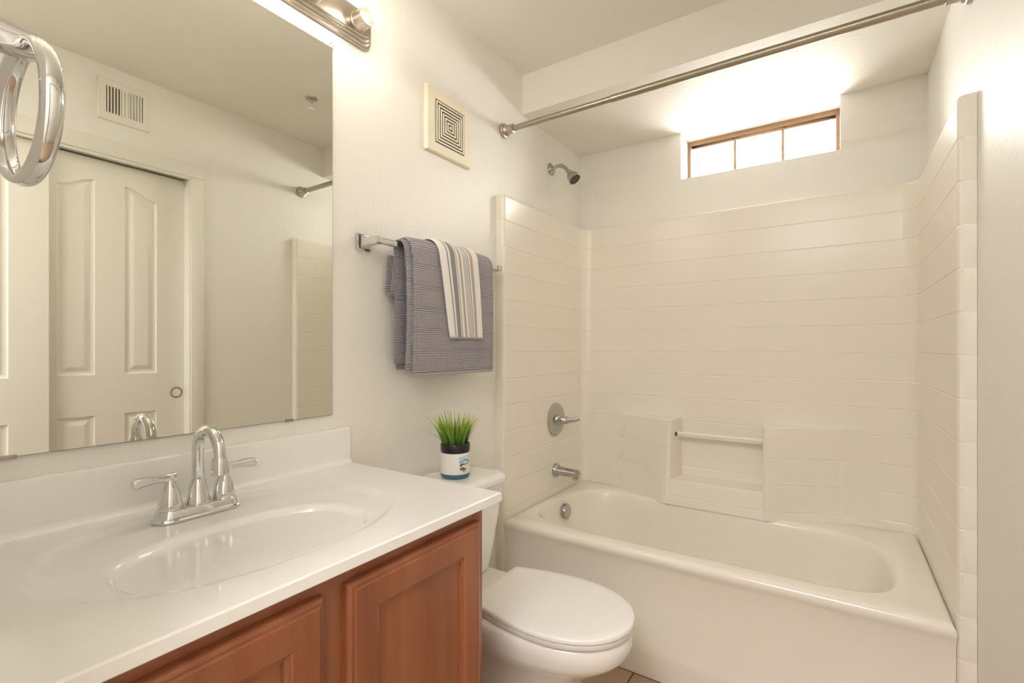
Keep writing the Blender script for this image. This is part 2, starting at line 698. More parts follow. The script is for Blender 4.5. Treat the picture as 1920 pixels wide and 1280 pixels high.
# put samples on the outer corners
for cx_, cy_ in ((TX0, TY0), (TX1, TY0), (TX1, TY1), (TX0, TY1)):
    a = math.atan2(cy_ - bc[1], cx_ - bc[0]) % (2 * PI)
    k = min(range(NA), key=lambda i: abs(angs[i] - a))
    angs[k] = a
bpts = [cast_poly(*bc, a, basin) for a in angs]
for _ in range(3):     # soften the polygon
    bpts = [((bpts[i - 1][0] + 2 * bpts[i][0] + bpts[(i + 1) % NA][0]) / 4, (bpts[i - 1][1] + 2 * bpts[i][1] + bpts[(i + 1) % NA][1]) / 4)
            for i in range(NA)]


def outer(ins, z, front=0.0):
    lp = []
    for a in angs:
        x, y = cast_rect(*bc, a, TX0, TX1, TY0, TY1)
        x = min(max(x, TX0 + ins), TX1 - ins)
        if y < bc[1]:
            y = max(y, TY0 + ins + front)
        else:
            y = min(y, TY1 - ins)
        lp.append((x, y, z))
    return lp


def inner(scale, z, shift=(0, 0)):
    return [(bc[0] + shift[0] + (x - bc[0]) * scale[0], bc[1] + shift[1] + (y - bc[1]) * scale[1], z) for x, y in bpts]


bm = B()
loops = [outer(0, 0.0, 0.0), outer(0, 0.075, 0.0), outer(0, 0.095, 0.002), outer(0, 0.12, 0.010), outer(0, 0.30, 0.012), outer(0, 0.385, 0.010),
         outer(0, 0.402, 0.004), outer(0, 0.412, 0.0), outer(0.0, 0.421, 0.0), outer(0.002, 0.430), outer(0.008, 0.437), outer(0.017, TZ),
         inner((1.016, 1.045), TZ), inner((1.006, 1.015), 0.4385), inner((0.996, 0.99), 0.432), inner((0.985, 0.968), 0.418),
         inner((0.965, 0.945), 0.36), inner((0.93, 0.91), 0.24), inner((0.89, 0.86), 0.155), inner((0.84, 0.78), 0.115), inner((0.72, 0.6), 0.098),
         inner((0.4, 0.3), 0.095)]
loft(bm, loops, True, True)
obj('tub_shell', bm, 'tub_gelcoat', tub, smooth=40)
bm = B()
lathe(bm, [(0.0375, 0), (0.0375, 0.012), (0.034, 0.018), (0.012, 0.020), (0.001, 0.020)], (0.112, 2.13, 0.372), (1, 0, 0.10), 32)
p = obj('overflow_plate', bm, 'chrome_dull', tub)
p['label'] = 'round chrome overflow plate on the inside end'
bm = B()
lathe(bm, [(0.03, 0), (0.03, 0.004), (0.02, 0.006), (0.001, 0.006)], (0.30, 2.07, 0.104), (0, 0, 1), 24)
obj('drain', bm, 'chrome', tub)

# ------------------------------------------------------------------ tub surround
sur = thing('tub_surround', 'off-white moulded tile-look wall panels around the bathtub', 'shower surround', (0.76, 2.50, 0))
XI0, XI1, YI, YFt = 0.042, 1.486, 2.49, 1.708
R = 0.055
plan = [(0.0005, YFt), (0.030, YFt), (0.038, YFt + 0.0035), (XI0, YFt + 0.012)]
plan += [(XI0, YFt + 0.012 + (YI - R - YFt - 0.012) * k / 8) for k in range(1, 9)]
plan += [(XI0 + R - R * math.cos(PI / 2 * k / 8), YI - R + R * math.sin(PI / 2 * k / 8)) for k in range(1, 9)]
plan += [(XI0 + R + (XI1 - XI0 - 2 * R) * k / 12, YI) for k in range(1, 13)]
plan += [(XI1 - R + R * math.sin(PI / 2 * k / 8), YI - R + R * math.cos(PI / 2 * k / 8)) for k in range(1, 9)]
plan += [(XI1, YI - R - (YI - R - YFt - 0.012) * k / 8) for k in range(1, 9)]
plan += [(XI1 + 0.004, YFt + 0.0035), (XI1 + 0.012, YFt), (W - 0.0005, YFt)]
nrm = []
for i in range(len(plan)):
    a = Vector(plan[max(i - 1, 0)]); b = Vector(plan[min(i + 1, len(plan) - 1)])
    t = (b - a).normalized()
    nrm.append(Vector((-t.y, t.x)))       # points into the wall
ROW = 0.1135
ZT = 1.832
levels = [(0.0, 0.0)]
for k in range(16, 0, -1):
    g = ZT - ROW * k
    if g < 0.02:
        continue
    levels += [(g - 0.0035, 0), (g - 0.0008, 0.0013), (g + 0.0008, 0.0013), (g + 0.0035, 0)]
levels += [(ZT - 0.017, 0), (ZT - 0.012, 0), (ZT - 0.005, 0.002), (ZT - 0.001, 0.006), (ZT, 0.014), (ZT, 0.034)]
bm = B()
rows = []
for z, off in levels:
    row = []
    for i, (x, y) in enumerate(plan):
        o_ = off if 1 < i < len(plan) - 2 else (min(off, 0.006) if i in (1, len(plan) - 2) else 0)
        q = Vector((x, y)) + nrm[i] * o_
        x_, y_ = q
        x_ = min(max(x_, 0.0005), W - 0.0005)
        y_ = min(y_, D - 0.0005)
        row.append(bm.verts.new((x_, y_, z)))
    rows.append(row)
for a, b in zip(rows, rows[1:]):
    for i in range(len(plan) - 1):
        bm.faces.new((a[i], a[i + 1], b[i + 1], b[i]))
me_s = obj('wall_panel', bm, 'fiberglass', sur, smooth=22)


def fiber_joints():
    """vertical tile joints pressed into the moulded panels"""
    m = MATS['fiberglass']
    nt = m.node_tree
    N, Lk = nt.nodes, nt.links
    b = N['Principled BSDF']
    bp = [n for n in N if n.bl_idname == 'ShaderNodeBump'][0]
    geo = N.new('ShaderNodeNewGeometry')
    sp = N.new('ShaderNodeSeparateXYZ'); Lk.new(geo.outputs['Position'], sp.inputs[0])
    sn = N.new('ShaderNodeSeparateXYZ'); Lk.new(geo.outputs['True Normal'], sn.inputs[0])

    def mth(op, a, bb=None):
        k = N.new('ShaderNodeMath'); k.operation = op
        for i, v in enumerate((a, bb)):
            if v is None: continue
            if isinstance(v, (int, float)): k.inputs[i].default_value = v
            else: Lk.new(v, k.inputs[i])
        return k.outputs[0]

    def groove(coord, pitch, start):
        fr = mth('FRACT', mth('DIVIDE', mth('SUBTRACT', coord, start), pitch))
        d = mth('ABSOLUTE', mth('SUBTRACT', fr, 0.5))          # 0.5 at the joint
        return mth('MULTIPLY', mth('GREATER_THAN', d, 0.5 - 0.0022 / pitch), -1.0)
    isx = mth('GREATER_THAN', mth('ABSOLUTE', sn.outputs['X']), 0.8)
    isy = mth('GREATER_THAN', mth('ABSOLUTE', sn.outputs['Y']), 0.8)
    g = mth('ADD', mth('MULTIPLY', groove(sp.outputs['Y'], 0.1135, 1.826), isx), mth('MULTIPLY', groove(sp.outputs['X'], 0.203, 0.557), isy))
    bp2 = N.new('ShaderNodeBump')
    bp2.inputs['Strength'].default_value = 0.35
    bp2.inputs['Distance'].default_value = 0.0016
    Lk.new(g, bp2.inputs['Height'])
    Lk.new(bp.outputs['Normal'], bp2.inputs['Normal'])
    Lk.new(bp2.outputs['Normal'], b.inputs['Normal'])


fiber_joints()

# moulded shelf blocks left and right of the niche, and the ledge below it
ZS, ZN = 0.828, 0.545


def block(name, top, bot, z0, z1):
    """top/bot: matching plan outlines (front edge points), closed against the back panel"""
    bm = B()
    loops = []
    lv_ = [(z0, 0)]
    for k in range(16, 0, -1):
        g = ZT - ROW * k
        if z0 + 0.01 < g < z1 - 0.02:
            lv_ += [(g - 0.0035, 0), (g - 0.0008, 0.0013), (g + 0.0008, 0.0013), (g + 0.0035, 0)]
    for z, ins in lv_ + [(z1 - 0.008, 0), (z1 - 0.003, 0.0008), (z1, 0.004)]:
        f = (z - z0) / (z1 - z0)
        lp = []
        n = len(top)
        for i in range(n):
            x = bot[i][0] + (top[i][0] - bot[i][0]) * f
            y = bot[i][1] + (top[i][1] - bot[i][1]) * f
            if y < YI - 0.02:
                y += ins
            lp.append((x, y, z))
        loops.append(lp)
    loft(bm, loops, True, True)
    return obj(name, bm, 'fiberglass', sur, smooth=20)


yb = YI + 0.012


def arc_pts(p0, p1, n, bow):
    out = []
    for k in range(n + 1):
        t = k / n
        s = (t ** -bow if bow < 0 else 1 - (1 - t) ** bow)
        out.append((p0[0] + (p1[0] - p0[0]) * t, p0[1] + (p1[1] - p0[1]) * s))
    return out


lt = arc_pts((0.165, YI + 0.003), (0.545, 2.352), 18, -1.55) + [(0.556, 2.346), (0.566, 2.353), (0.578, 2.40), (0.582, yb), (0.165, yb)]
lb = arc_pts((0.12, YI + 0.003), (0.52, 2.340), 18, -1.5) + [(0.540, 2.338), (0.556, 2.342), (0.575, 2.40), (0.582, yb), (0.12, yb)]
block('corner_shelf', lt, lb, 0.43, ZS)
mir = lambda pts, c: [(2 * c - x, y) for x, y in pts]
rt = [(0.958, 2.353)] + [(0.966, 2.346)] + arc_pts((0.976, 2.350), (1.355, YI + 0.003), 18, 1.55) + [(1.355, yb), (0.950, yb), (0.951, 2.40)]
rb = [(0.956, 2.340)] + [(0.966, 2.337)] + arc_pts((0.985, 2.336), (1.40, YI + 0.003), 18, 1.5) + [(1.40, yb), (0.950, yb), (0.951, 2.40)]
block('corner_shelf', rt, rb, 0.43, ZS + 0.002)
nt_ = [(0.555, 2.352), (0.76, 2.354), (0.97, 2.352), (0.97, yb), (0.555, yb)]
nb_ = [(0.535, 2.338), (0.76, 2.338), (0.975, 2.337), (0.975, yb), (0.535, yb)]
block('niche_ledge', nt_, nb_, 0.43, ZN)
bm = B()
lathe(bm, [(0.0085, 0), (0.0085, 0.38)], (0.577, 2.425, 0.757), (1, 0, 0), 16)
box(bm, 0.575, 0.956, 2.42, 2.43, 0.742, 0.757, 0.003)
obj('grab_bar', bm, 'fiberglass', sur, smooth=40)
bm = B(); lathe(bm, [(0.010, 0), (0.009, 0.004), (0.001, 0.004)], (0.5755, 2.395, 0.757), (1, 0, 0), 16)
p = obj('bar_socket', bm, 'black_rubber', sur)
p['label'] = 'small dark hole beside the bar'

# ------------------------------------------------------------------ shower rod
rod = thing('shower_rod', 'brushed nickel tension shower rod spanning the bathtub', 'shower rod', (W / 2, 1.765, 2.126))
bm = B(); lathe(bm, [(0.0115, 0.03), (0.0115, 0.56)], (0, 1.765, 2.126), (1, 0, 0), 24)
obj('inner_tube', bm, 'nickel', rod)
bm = B(); lathe(bm, [(0.012, 0.50), (0.0135, 0.502), (0.0135, W - 0.03)], (0, 1.765, 2.126), (1, 0, 0), 24)
obj('outer_tube', bm, 'nickel', rod)
fl_prof = [(0.031, 0.0005), (0.032, 0.006), (0.030, 0.012), (0.025, 0.014), (0.024, 0.020), (0.019, 0.026), (0.018, 0.046), (0.0195, 0.048), (0.0195, 0.054), (0.012, 0.056)]
bm = B(); lathe(bm, fl_prof, (0, 1.765, 2.126), (1, 0, 0), 32)
obj('end_flange', bm, 'nickel_light', rod)
bm = B(); lathe(bm, fl_prof, (W, 1.765, 2.126), (-1, 0, 0), 32)
obj('end_flange', bm, 'nickel_light', rod)

# ------------------------------------------------------------------ shower head, valve, spout
sh = thing('wall_shower', 'small chrome shower head on a bent arm above the tub spout', 'shower head', (0, 2.19, 2.088))
bm = B(); lathe(bm, [(0.031, 0.0005), (0.031, 0.003), (0.026, 0.008), (0.013, 0.012), (0.011, 0.014)], (0, 2.19, 2.088), (1, 0, 0), 32)
obj('escutcheon', bm, 'chrome_dull', sh)
arm = bez((0.005, 2.19, 2.088), (0.05, 2.19, 2.103), (0.072, 2.19, 2.098), (0.102, 2.19, 2.055), 12)
bm = B(); tube(bm, arm, 0.0095, 18)
obj('arm', bm, 'chrome_dull', sh)
hd = Vector((0.62, -0.05, -0.78)).normalized()
hb = Vector((0.099, 2.19, 2.060))
bm = B(); lathe(bm, [(0.010, 0), (0.0125, 0.004), (0.0125, 0.014), (0.011, 0.018), (0.020, 0.024), (0.027, 0.036), (0.031, 0.056), (0.0315, 0.064), (0.029, 0.066)], hb, hd, 32)
obj('head', bm, 'chrome_dull', sh)
bm = B(); lathe(bm, [(0.0285, 0.062), (0.0285, 0.0675), (0.001, 0.0675)], hb, hd, 32)
p = obj('spray_face', bm, 'shower_face', sh)
p['label'] = 'dark speckled nozzle face'

vy, vz = 2.165, 0.812
vl = thing('shower_valve', 'chrome round shower valve plate with single lever above the tub spout', 'shower valve', (XI0, vy, vz))
bm = B(); lathe(bm, [(0.084, 0.0), (0.084, 0.004), (0.078, 0.010), (0.055, 0.015), (0.038, 0.017)], (XI0, vy, vz), (1, 0, 0), 48)
obj('escutcheon', bm, 'chrome_dull', vl)
bm = B(); lathe(bm, [(0.036, 0.015), (0.033, 0.018), (0.030, 0.034), (0.024, 0.036), (0.021, 0.050), (0.016, 0.056), (0.001, 0.058)], (XI0, vy, vz), (1, 0, 0), 32)
obj('hub', bm, 'chrome_dull', vl)
bm = B()
lv = bez((XI0 + 0.045, vy, vz), (XI0 + 0.075, vy + 0.01, vz - 0.002), (XI0 + 0.085, vy + 0.03, vz - 0.004), (XI0 + 0.105, vy + 0.055, vz + 0.004), 10)
tube(bm, lv, [0.019, 0.019, 0.018, 0.016, 0.0145, 0.013, 0.012, 0.0115, 0.011, 0.0105, 0.008], 18)
obj('lever', bm, 'chrome_dull', vl)

sy, sz = 2.165, 0.556
sp = thing('tub_spout', 'brushed chrome tub spout below the shower valve', 'tub spout', (XI0, sy, sz))
bm = B()
lathe(bm, [(0.034, 0.0), (0.034, 0.006), (0.030, 0.014), (0.026, 0.018)], (XI0, sy, sz), (1, 0, 0), 32)
loops = []
for x, r, dz in ((0.012, 0.026, 0), (0.05, 0.0235, -0.001), (0.09, 0.022, -0.002), (0.118, 0.022, -0.003), (0.128, 0.0205, -0.004), (0.132, 0.016, -0.005)):
    loops.append([(XI0 + x, sy + r * math.cos(2 * PI * k / 24), sz + dz + r * 0.92 * math.sin(2 * PI * k / 24)) for k in range(24)])
loft(bm, loops)
obj('spout_body', bm, 'chrome_dull', sp)
bm = B(); lathe(bm, [(0.0145, 0.01), (0.0155, -0.026), (0.014, -0.030), (0.001, -0.030)], (XI0 + 0.112, sy, sz - 0.004), (0, 0, 1), 24)
obj('outlet', bm, 'chrome_dull', sp)

# ------------------------------------------------------------------ vanity cabinet
VY0, VY1, VX = YF + 0.002, 0.893, 0.545
cab = thing('vanity_cabinet', 'reddish brown wooden vanity cabinet under the white countertop', 'cabinet', (0.28, 0.47, 0))
bm = B()
box(bm, 0.002, VX - 0.018, VY0, VY0 + 0.016, 0.10, 0.812)
box(bm, 0.002, VX - 0.018, VY1 - 0.016, VY1, 0.10, 0.812)
box(bm, 0.002, VX - 0.018, VY0 + 0.016, VY1 - 0.016, 0.10, 0.118)
box(bm, 0.002, 0.010, VY0 + 0.016, VY1 - 0.016, 0.118, 0.812)
obj('carcass', bm, 'cherry_wood', cab)
bm = B()
DZ0, DZ1 = 0.135, 0.784
box(bm, VX - 0.018, VX, VY0, VY0 + 0.08, 0.10, 0.812, 0.001)
box(bm, VX - 0.018, VX, VY1 - 0.038, VY1, 0.10, 0.812, 0.001)
box(bm, VX - 0.018, VX, 0.455, 0.527, 0.10, 0.812, 0.001)
box(bm, VX - 0.018, VX - 0.0005, VY0 + 0.08, VY1 - 0.038, 0.765, 0.812, 0.0)
box(bm, VX - 0.018, VX - 0.0005, VY0 + 0.08, VY1 - 0.038, 0.10, 0.15, 0.0)
obj('face_frame', bm, 'cherry_wood', cab)
bm = B(); box(bm, 0.05, VX - 0.07, VY0, VY1 - 0.002, 0.0, 0.10)
obj('toe_kick', bm, 'cherry_wood', cab)


def cab_door(y0, y1, lab):
    x = VX + 0.021
    bm = B()

    def lp(i, dep):
        return [(x - dep, y0 + i, DZ0 + i), (x - dep, y1 - i, DZ0 + i), (x - dep, y1 - i, DZ1 - i), (x - dep, y0 + i, DZ1 - i)]
    prof = [(0, 0.0205), (0.0, 0.010), (0.002, 0.007), (0.007, 0.0045), (0.009, 0.0045), (0.010, 0.002), (0.013, 0.0), (0.017, 0.0), (0.056, 0.0008),
            (0.058, 0.0025), (0.060, 0.0055), (0.066, 0.0075), (0.068, 0.0125), (0.069, 0.0125)]
    loft(bm, [lp(*p) for p in prof], True, False)
    o = obj('door', bm, 'cherry_wood', cab, smooth=25)
    o['label'] = lab
    bm = B()
    box(bm, x - 0.0125 - 0.004, x - 0.0122, y0 + 0.0685, y1 - 0.0685, DZ0 + 0.0685, DZ1 - 0.0685)
    obj('panel', bm, 'cherry_wood', o)


cab_door(0.512, 0.868, 'right cabinet door')
cab_door(0.113, 0.469, 'left cabinet door')

# ------------------------------------------------------------------ countertop with moulded basin
CZ = 0.835
CX1, CY0, CY1 = 0.573, YF + 0.001, 0.931
top = thing('countertop', 'white moulded vanity countertop with oval basin and backsplash', 'countertop', (0.29, 0.48, 0.812))
NB = 144
ang2 = [2 * PI * k / NB for k in range(NB)]
c0 = (0.318, 0.48)
for cx_, cy_ in ((0.001, CY0), (CX1, CY0), (CX1, CY1), (0.001, CY1)):
    a = math.atan2(cy_ - c0[1], cx_ - c0[0]) % (2 * PI)
    k = min(range(NB), key=lambda i: abs(ang2[i] - a))
    ang2[k] = a


def sell(cx, cy, rx, ry, n, z):
    out = []
    for a in ang2:
        dx, dy = math.cos(a), math.sin(a)
        # ray from c0 to the superellipse
        lo, hi = 0.0, 1.2
        for _ in range(40):
            t = (lo + hi) / 2
            v = abs((c0[0] + dx * t - cx) / rx) ** n + abs((c0[1] + dy * t - cy) / ry) ** n
            if v < 1: lo = t
            else: hi = t
        out.append((c0[0] + dx * lo, c0[1] + dy * lo, z))
    return out


def crect(ins, z):
    return [(*(lambda q: (min(max(q[0], 0.001), CX1 - ins), min(max(q[1], CY0), CY1 - ins)))(cast_rect(*c0, a, 0.001, CX1, CY0, CY1)), z) for a in ang2]


RC = (0.285, 0.488)
BC = (0.352, 0.476)
bm = B()
loops = [crect(0.002, CZ - 0.022), crect(0.0, CZ - 0.020), crect(0, CZ - 0.0028), crect(0.0028, CZ), crect(0.02, CZ),
         sell(*RC, 0.222, 0.305, 2.3, CZ), sell(*RC, 0.215, 0.298, 2.3, CZ - 0.0008), sell(*RC, 0.209, 0.291, 2.3, CZ - 0.0045), sell(*RC, 0.203, 0.284, 2.3, CZ - 0.0065),
         sell(*RC, 0.192, 0.272, 2.3, CZ - 0.007),
         sell(*BC, 0.146, 0.220, 2.4, CZ - 0.0078), sell(*BC, 0.139, 0.213, 2.4, CZ - 0.009), sell(*BC, 0.134, 0.207, 2.4, CZ - 0.0125), sell(*BC, 0.130, 0.202, 2.4, CZ - 0.019),
         sell(*BC, 0.126, 0.197, 2.38, CZ - 0.032), sell(*BC, 0.121, 0.190, 2.36, CZ - 0.050), sell(*BC, 0.114, 0.180, 2.34, CZ - 0.069), sell(*BC, 0.105, 0.167, 2.3, CZ - 0.087),
         sell(*BC, 0.093, 0.150, 2.25, CZ - 0.103), sell(*BC, 0.078, 0.127, 2.2, CZ - 0.115), sell(*BC, 0.058, 0.092, 2.1, CZ - 0.124), sell(*BC, 0.036, 0.050, 2.0, CZ - 0.128), sell(*BC, 0.026, 0.026, 2.0, CZ - 0.129)]
loft(bm, loops, True, True)
obj('basin_top', bm, 'marble_white', top, smooth=36)
bm = B()
prof = [(0.0005, CZ - 0.002), (0.034, CZ - 0.0003), (0.027, CZ + 0.002), (0.0225, CZ + 0.007), (0.021, CZ + 0.014), (0.020, CZ + 0.092), (0.018, CZ + 0.098), (0.013, CZ + 0.100), (0.0005, CZ + 0.100)]
loft(bm, [[(x, y, z) for x, z in prof] for y in (CY0, CY1 + 0.004, CY1 + 0.006)])
obj('backsplash', bm, 'marble_white', top, smooth=45)
bm = B(); lathe(bm, [(0.024, 0), (0.024, 0.003), (0.018, 0.006), (0.001, 0.007)], (BC[0], BC[1], CZ - 0.1288), (0, 0, 1), 24)
obj('drain', bm, 'chrome', top)

# ------------------------------------------------------------------ basin faucet
FX, FY, FZ = 0.122, 0.478, CZ - 0.0065
fc = thing('basin_faucet', 'chrome two-handle basin faucet with gooseneck spout on countertop', 'faucet', (FX, FY, FZ))


def stad(hl, r, z, n=14):
    out = []
    for k in range(n + 1):
        a = PI * k / n
        out.append((FX + r * math.cos(a), FY + hl + r * math.sin(a), z))
    for k in range(n + 1):
        a = PI + PI * k / n
        out.append((FX + r * math.cos(a), FY - hl + r * math.sin(a), z))
    return out


bm = B(); loft(bm, [stad(0.053, 0.029, FZ), stad(0.053, 0.029, FZ + 0.004), stad(0.053, 0.0265, FZ + 0.006), stad(0.052, 0.0255, FZ + 0.018), stad(0.051, 0.0235, FZ + 0.022), stad(0.05, 0.018, FZ + 0.0235)])
obj('base_plate', bm, 'chrome', fc)
bm = B()
lathe(bm, [(0.0225, 0.022), (0.0225, 0.026), (0.020, 0.034), (0.0155, 0.060), (0.0135, 0.070), (0.0125, 0.072)], (FX, FY, FZ), (0, 0, 1), 32)
pts = [(FX, FY, FZ + 0.07), (FX, FY, FZ + 0.10), (FX, FY, FZ + 0.13)]
rc = 0.0445
for k in range(1, 17):
    a = PI - PI * k / 16
    pts.append((FX + rc + rc * math.cos(a), FY, FZ + 0.132 + rc * math.sin(a)))
pts.append((FX + 2 * rc + 0.001, FY, FZ + 0.115))
tube(bm, pts, 0.0112, 24)
spt = obj('spout', bm, 'chrome', fc)
bm = B(); lathe(bm, [(0.0125, 0.034), (0.014, 0.030), (0.0145, 0.018), (0.0165, 0.006), (0.0165, 0.002), (0.013, 0.0), (0.001, 0.002)], (FX + 2 * rc + 0.001, FY, FZ + 0.092), (0, 0, 1), 28)
obj('aerator', bm, 'chrome', spt)
for s in (-1, 1):
    hy = FY + s * 0.051
    bm = B()
    lathe(bm, [(0.021, 0.020), (0.0212, 0.027), (0.0208, 0.034), (0.017, 0.052), (0.0125, 0.066), (0.0095, 0.074), (0.0085, 0.084)], (FX, hy, FZ), (0, 0, 1), 32)
    hdl = obj('handle', bm, 'chrome', fc)
    bm = B()
    loops = []
    for t in range(13):
        u = t / 12
        yy = hy - s * 0.009 + s * 0.073 * u
        zz = FZ + 0.083 + 0.005 * math.sin(u * PI * 0.7) - 0.002 * u
        hw = (0.0085 if u < 0.1 else 0.0075 + 0.0045 * u) * (1 if u < 0.95 else 0.8)
        hh = (0.0105 - 0.004 * min(1, u * 2.2) + 0.0045 * max(0, u - 0.4) / 0.6) * (1 if u < 0.95 else 0.8)
        xx = FX + 0.006 * u * u
        loops.append([(xx + hw * math.copysign(abs(math.cos(q)) ** 0.7, math.cos(q)), yy, zz + hh * math.copysign(abs(math.sin(q)) ** 0.7, math.sin(q)))
                      for q in [2 * PI * k / 20 for k in range(20)]])
    loft(bm, loops)
    obj('lever', bm, 'chrome', hdl)

# ------------------------------------------------------------------ mirror
MY0, MY1, MZ0, MZ1 = YF + 0.012, 0.886, 0.977, 2.041
mr = thing('vanity_mirror', 'large frameless wall mirror above the vanity backsplash', 'mirror', (0, 0.46, MZ0))
bm = B(); box(bm, 0.0012, 0.0058, MY0, MY1, MZ0, MZ1)
obj('backing', bm, 'mirror_edge', mr, smooth=0)
bm = B(); box(bm, 0.0058, 0.0064, MY0 + 0.0008, MY1 - 0.0008, MZ0 + 0.0008, MZ1 - 0.0008)
obj('mirror_glass', bm, 'mirror_glass', mr, smooth=0)
bm = B()
lathe(bm, [(0.009, 0), (0.009, 0.008), (0.006, 0.011), (0.001, 0.011)], (0.001, MY1 - 0.003, MZ1 + 0.003), (1, 0, 0), 20)
p = obj('mirror_clip', bm, 'clear_pane', mr)
p['label'] = 'clear plastic corner clip'
bm = B(); lathe(bm, [(0.0025, 0.010), (0.0025, 0.0125), (0.001, 0.0125)], (0.001, MY1 + 0.0005, MZ1 + 0.005), (1, 0, 0), 12)
obj('clip_screw', bm, 'nickel', mr)
for y in (0.752, 0.222):
    bm = B()
    box(bm, 0.0012, 0.0095, y - 0.010, y + 0.010, MZ0 - 0.003, MZ0 - 0.0008, 0.0005)
    box(bm, 0.0070, 0.0095, y - 0.010, y + 0.010, MZ0 - 0.001, MZ0 + 0.004, 0.0005)
    obj('mirror_clip', bm, 'nickel', mr)

# ------------------------------------------------------------------ vanity light bar
LZ, LY0, LY1 = 2.148, 0.10, 1.022
lb_ = thing('vanity_light_bar', 'brushed nickel vanity light bar with round bulbs above the mirror', 'light fixture', (0, 0.56, LZ))


def bar_loop(hz, x, ends):
    """stadium-like outline in the yz plane"""
    out = []
    r = 0.028
    for cy, cz, a0 in ((LY1 - ends - r, LZ + hz - r, 0), (LY0 + ends + r, LZ + hz - r, PI / 2), (LY0 + ends + r, LZ - hz + r, PI), (LY1 - ends - r, LZ - hz + r, 1.5 * PI)):
        for k in range(9):
            a = a0 + PI / 2 * k / 8
            out.append((x, cy + r * math.cos(a), cz + r * math.sin(a)))
    return out


bm = B()
loft(bm, [bar_loop(0.056, 0.0005, 0.0), bar_loop(0.056, 0.008, 0.0), bar_loop(0.0545, 0.011, 0.0015), bar_loop(0.051, 0.012, 0.005), bar_loop(0.0495, 0.018, 0.0065), bar_loop(0.046, 0.0205, 0.010),
          bar_loop(0.0445, 0.0205, 0.0115), bar_loop(0.043, 0.026, 0.013), bar_loop(0.0395, 0.0285, 0.0165), bar_loop(0.0375, 0.0285, 0.0185), bar_loop(0.036, 0.033, 0.020), bar_loop(0.033, 0.0345, 0.023)])
obj('backplate', bm, 'nickel_light', lb_, smooth=30)
for k in range(6):
    by = 0.952 - 0.152 * k
    bm = B()
    lathe(bm, [(0.0275, 0.033), (0.0285, 0.036), (0.0285, 0.040), (0.0265, 0.042), (0.0265, 0.078), (0.025, 0.080), (0.023, 0.079), (0.022, 0.062), (0.001, 0.062)], (0, by, LZ - 0.006), (1, 0, 0), 32)
    so = obj('socket', bm, 'nickel_light', lb_)
    bm = B()
    lathe(bm, [(0.012, 0.060), (0.012, 0.076), (0.015, 0.082), (0.020, 0.090), (0.0235, 0.099), (0.0245, 0.108), (0.0235, 0.117), (0.020, 0.125), (0.014, 0.130), (0.006, 0.1325), (0.001, 0.133)], (0, by, LZ - 0.006), (1, 0, 0), 32)
    bu = obj('light_bulb', bm, 'bulb_glass', so)
    bm = B(); lathe(bm, [(0.001, 0.098), (0.005, 0.102), (0.0065, 0.107), (0.005, 0.112), (0.001, 0.116)], (0, by, LZ - 0.006), (1, 0, 0), 16)
    fo = obj('filament', bm, 'filament', so)
    light('bulb_light', 'POINT', (0.107, by, LZ - 0.006), 1.05, (1.0, 0.89, 0.74), shadow_soft_size=0.012)

# ------------------------------------------------------------------ towel ring on the near wall
tr_ = thing('towel_ring', 'chrome towel ring mounted on the wall beside the mirror', 'towel ring', (0.545, YF, 1.47))
rcx, rcy, rcz, rr = 0.541, 0.137, 1.4085, 0.0675
bm = B()
ph = math.radians(3.6)
n = 64
loops = []
for k in range(n):
    a = 2 * PI * k / n
    rad = Vector((math.cos(a) * math.cos(ph), math.cos(a) * math.sin(ph), math.sin(a)))
    nn = Vector((-math.sin(ph), math.cos(ph), 0))
    c = Vector((rcx, rcy, rcz)) + rad * rr
    loops.append([c + rad * (0.0065 * math.cos(q)) + nn * (0.0095 * math.sin(q)) for q in [2 * PI * j / 18 for j in range(18)]])
loops.append(loops[0])
loft(bm, loops, False, False)
obj('ring', bm, 'chrome', tr_, smooth=60)
bm = B()
box(bm, rcx - 0.026, rcx + 0.026, YF + 0.0005, YF + 0.010, 1.452, 1.504, 0.004)
obj('wall_plate', bm, 'chrome', tr_)
bm = B()
arm_ = []
for y, hx, z0, z1 in ((YF + 0.008, 0.020, 1.459, 1.499), (YF + 0.02, 0.016, 1.461, 1.495), (YF + 0.05, 0.0125, 1.463, 1.4925), (YF + 0.10, 0.012, 1.4645, 1.4885), (YF + 0.108, 0.010, 1.467, 1.486)):
    arm_.append([(rcx - hx, y, z0), (rcx + hx, y, z0), (rcx + hx, y, z1), (rcx - hx, y, z1)])
rows_ = loft(bm, arm_)
bmesh.ops.bevel(bm, geom=[e for e in bm.edges], offset=0.0025, segments=2, profile=0.5, affect='EDGES')
obj('arm', bm, 'chrome', tr_)

# ------------------------------------------------------------------ towel bar and towels
TBX, TBZ, TB0, TB1 = 0.068, 1.497, 0.997, 1.632
tb = thing('towel_bar', 'square chrome towel bar on the wall holding two towels', 'towel bar', (0, 1.31, TBZ))
bm = B(); box(bm, TBX - 0.0085, TBX + 0.0085, TB0 + 0.004, TB1 - 0.004, TBZ - 0.0085, TBZ + 0.0085, 0.001)
obj('bar', bm, 'chrome', tb)
for y, s in ((TB0, 1), (TB1, -1)):
    bm = B()
    box(bm, 0.0005, 0.008, y - 0.026, y + 0.026, TBZ - 0.026, TBZ + 0.026, 0.003)
    lps = []
    for x, h in ((0.006, 0.021), (0.014, 0.0175), (0.026, 0.0135), (0.042, 0.0115), (0.060, 0.0112), (0.076, 0.0115), (0.080, 0.0095)):
        lps.append([(x, y - h, TBZ - h), (x, y + h, TBZ - h), (x, y + h, TBZ + h), (x, y - h, TBZ + h)])
    loft(bm, lps)
    obj('post', bm, 'chrome', tb, smooth=25)


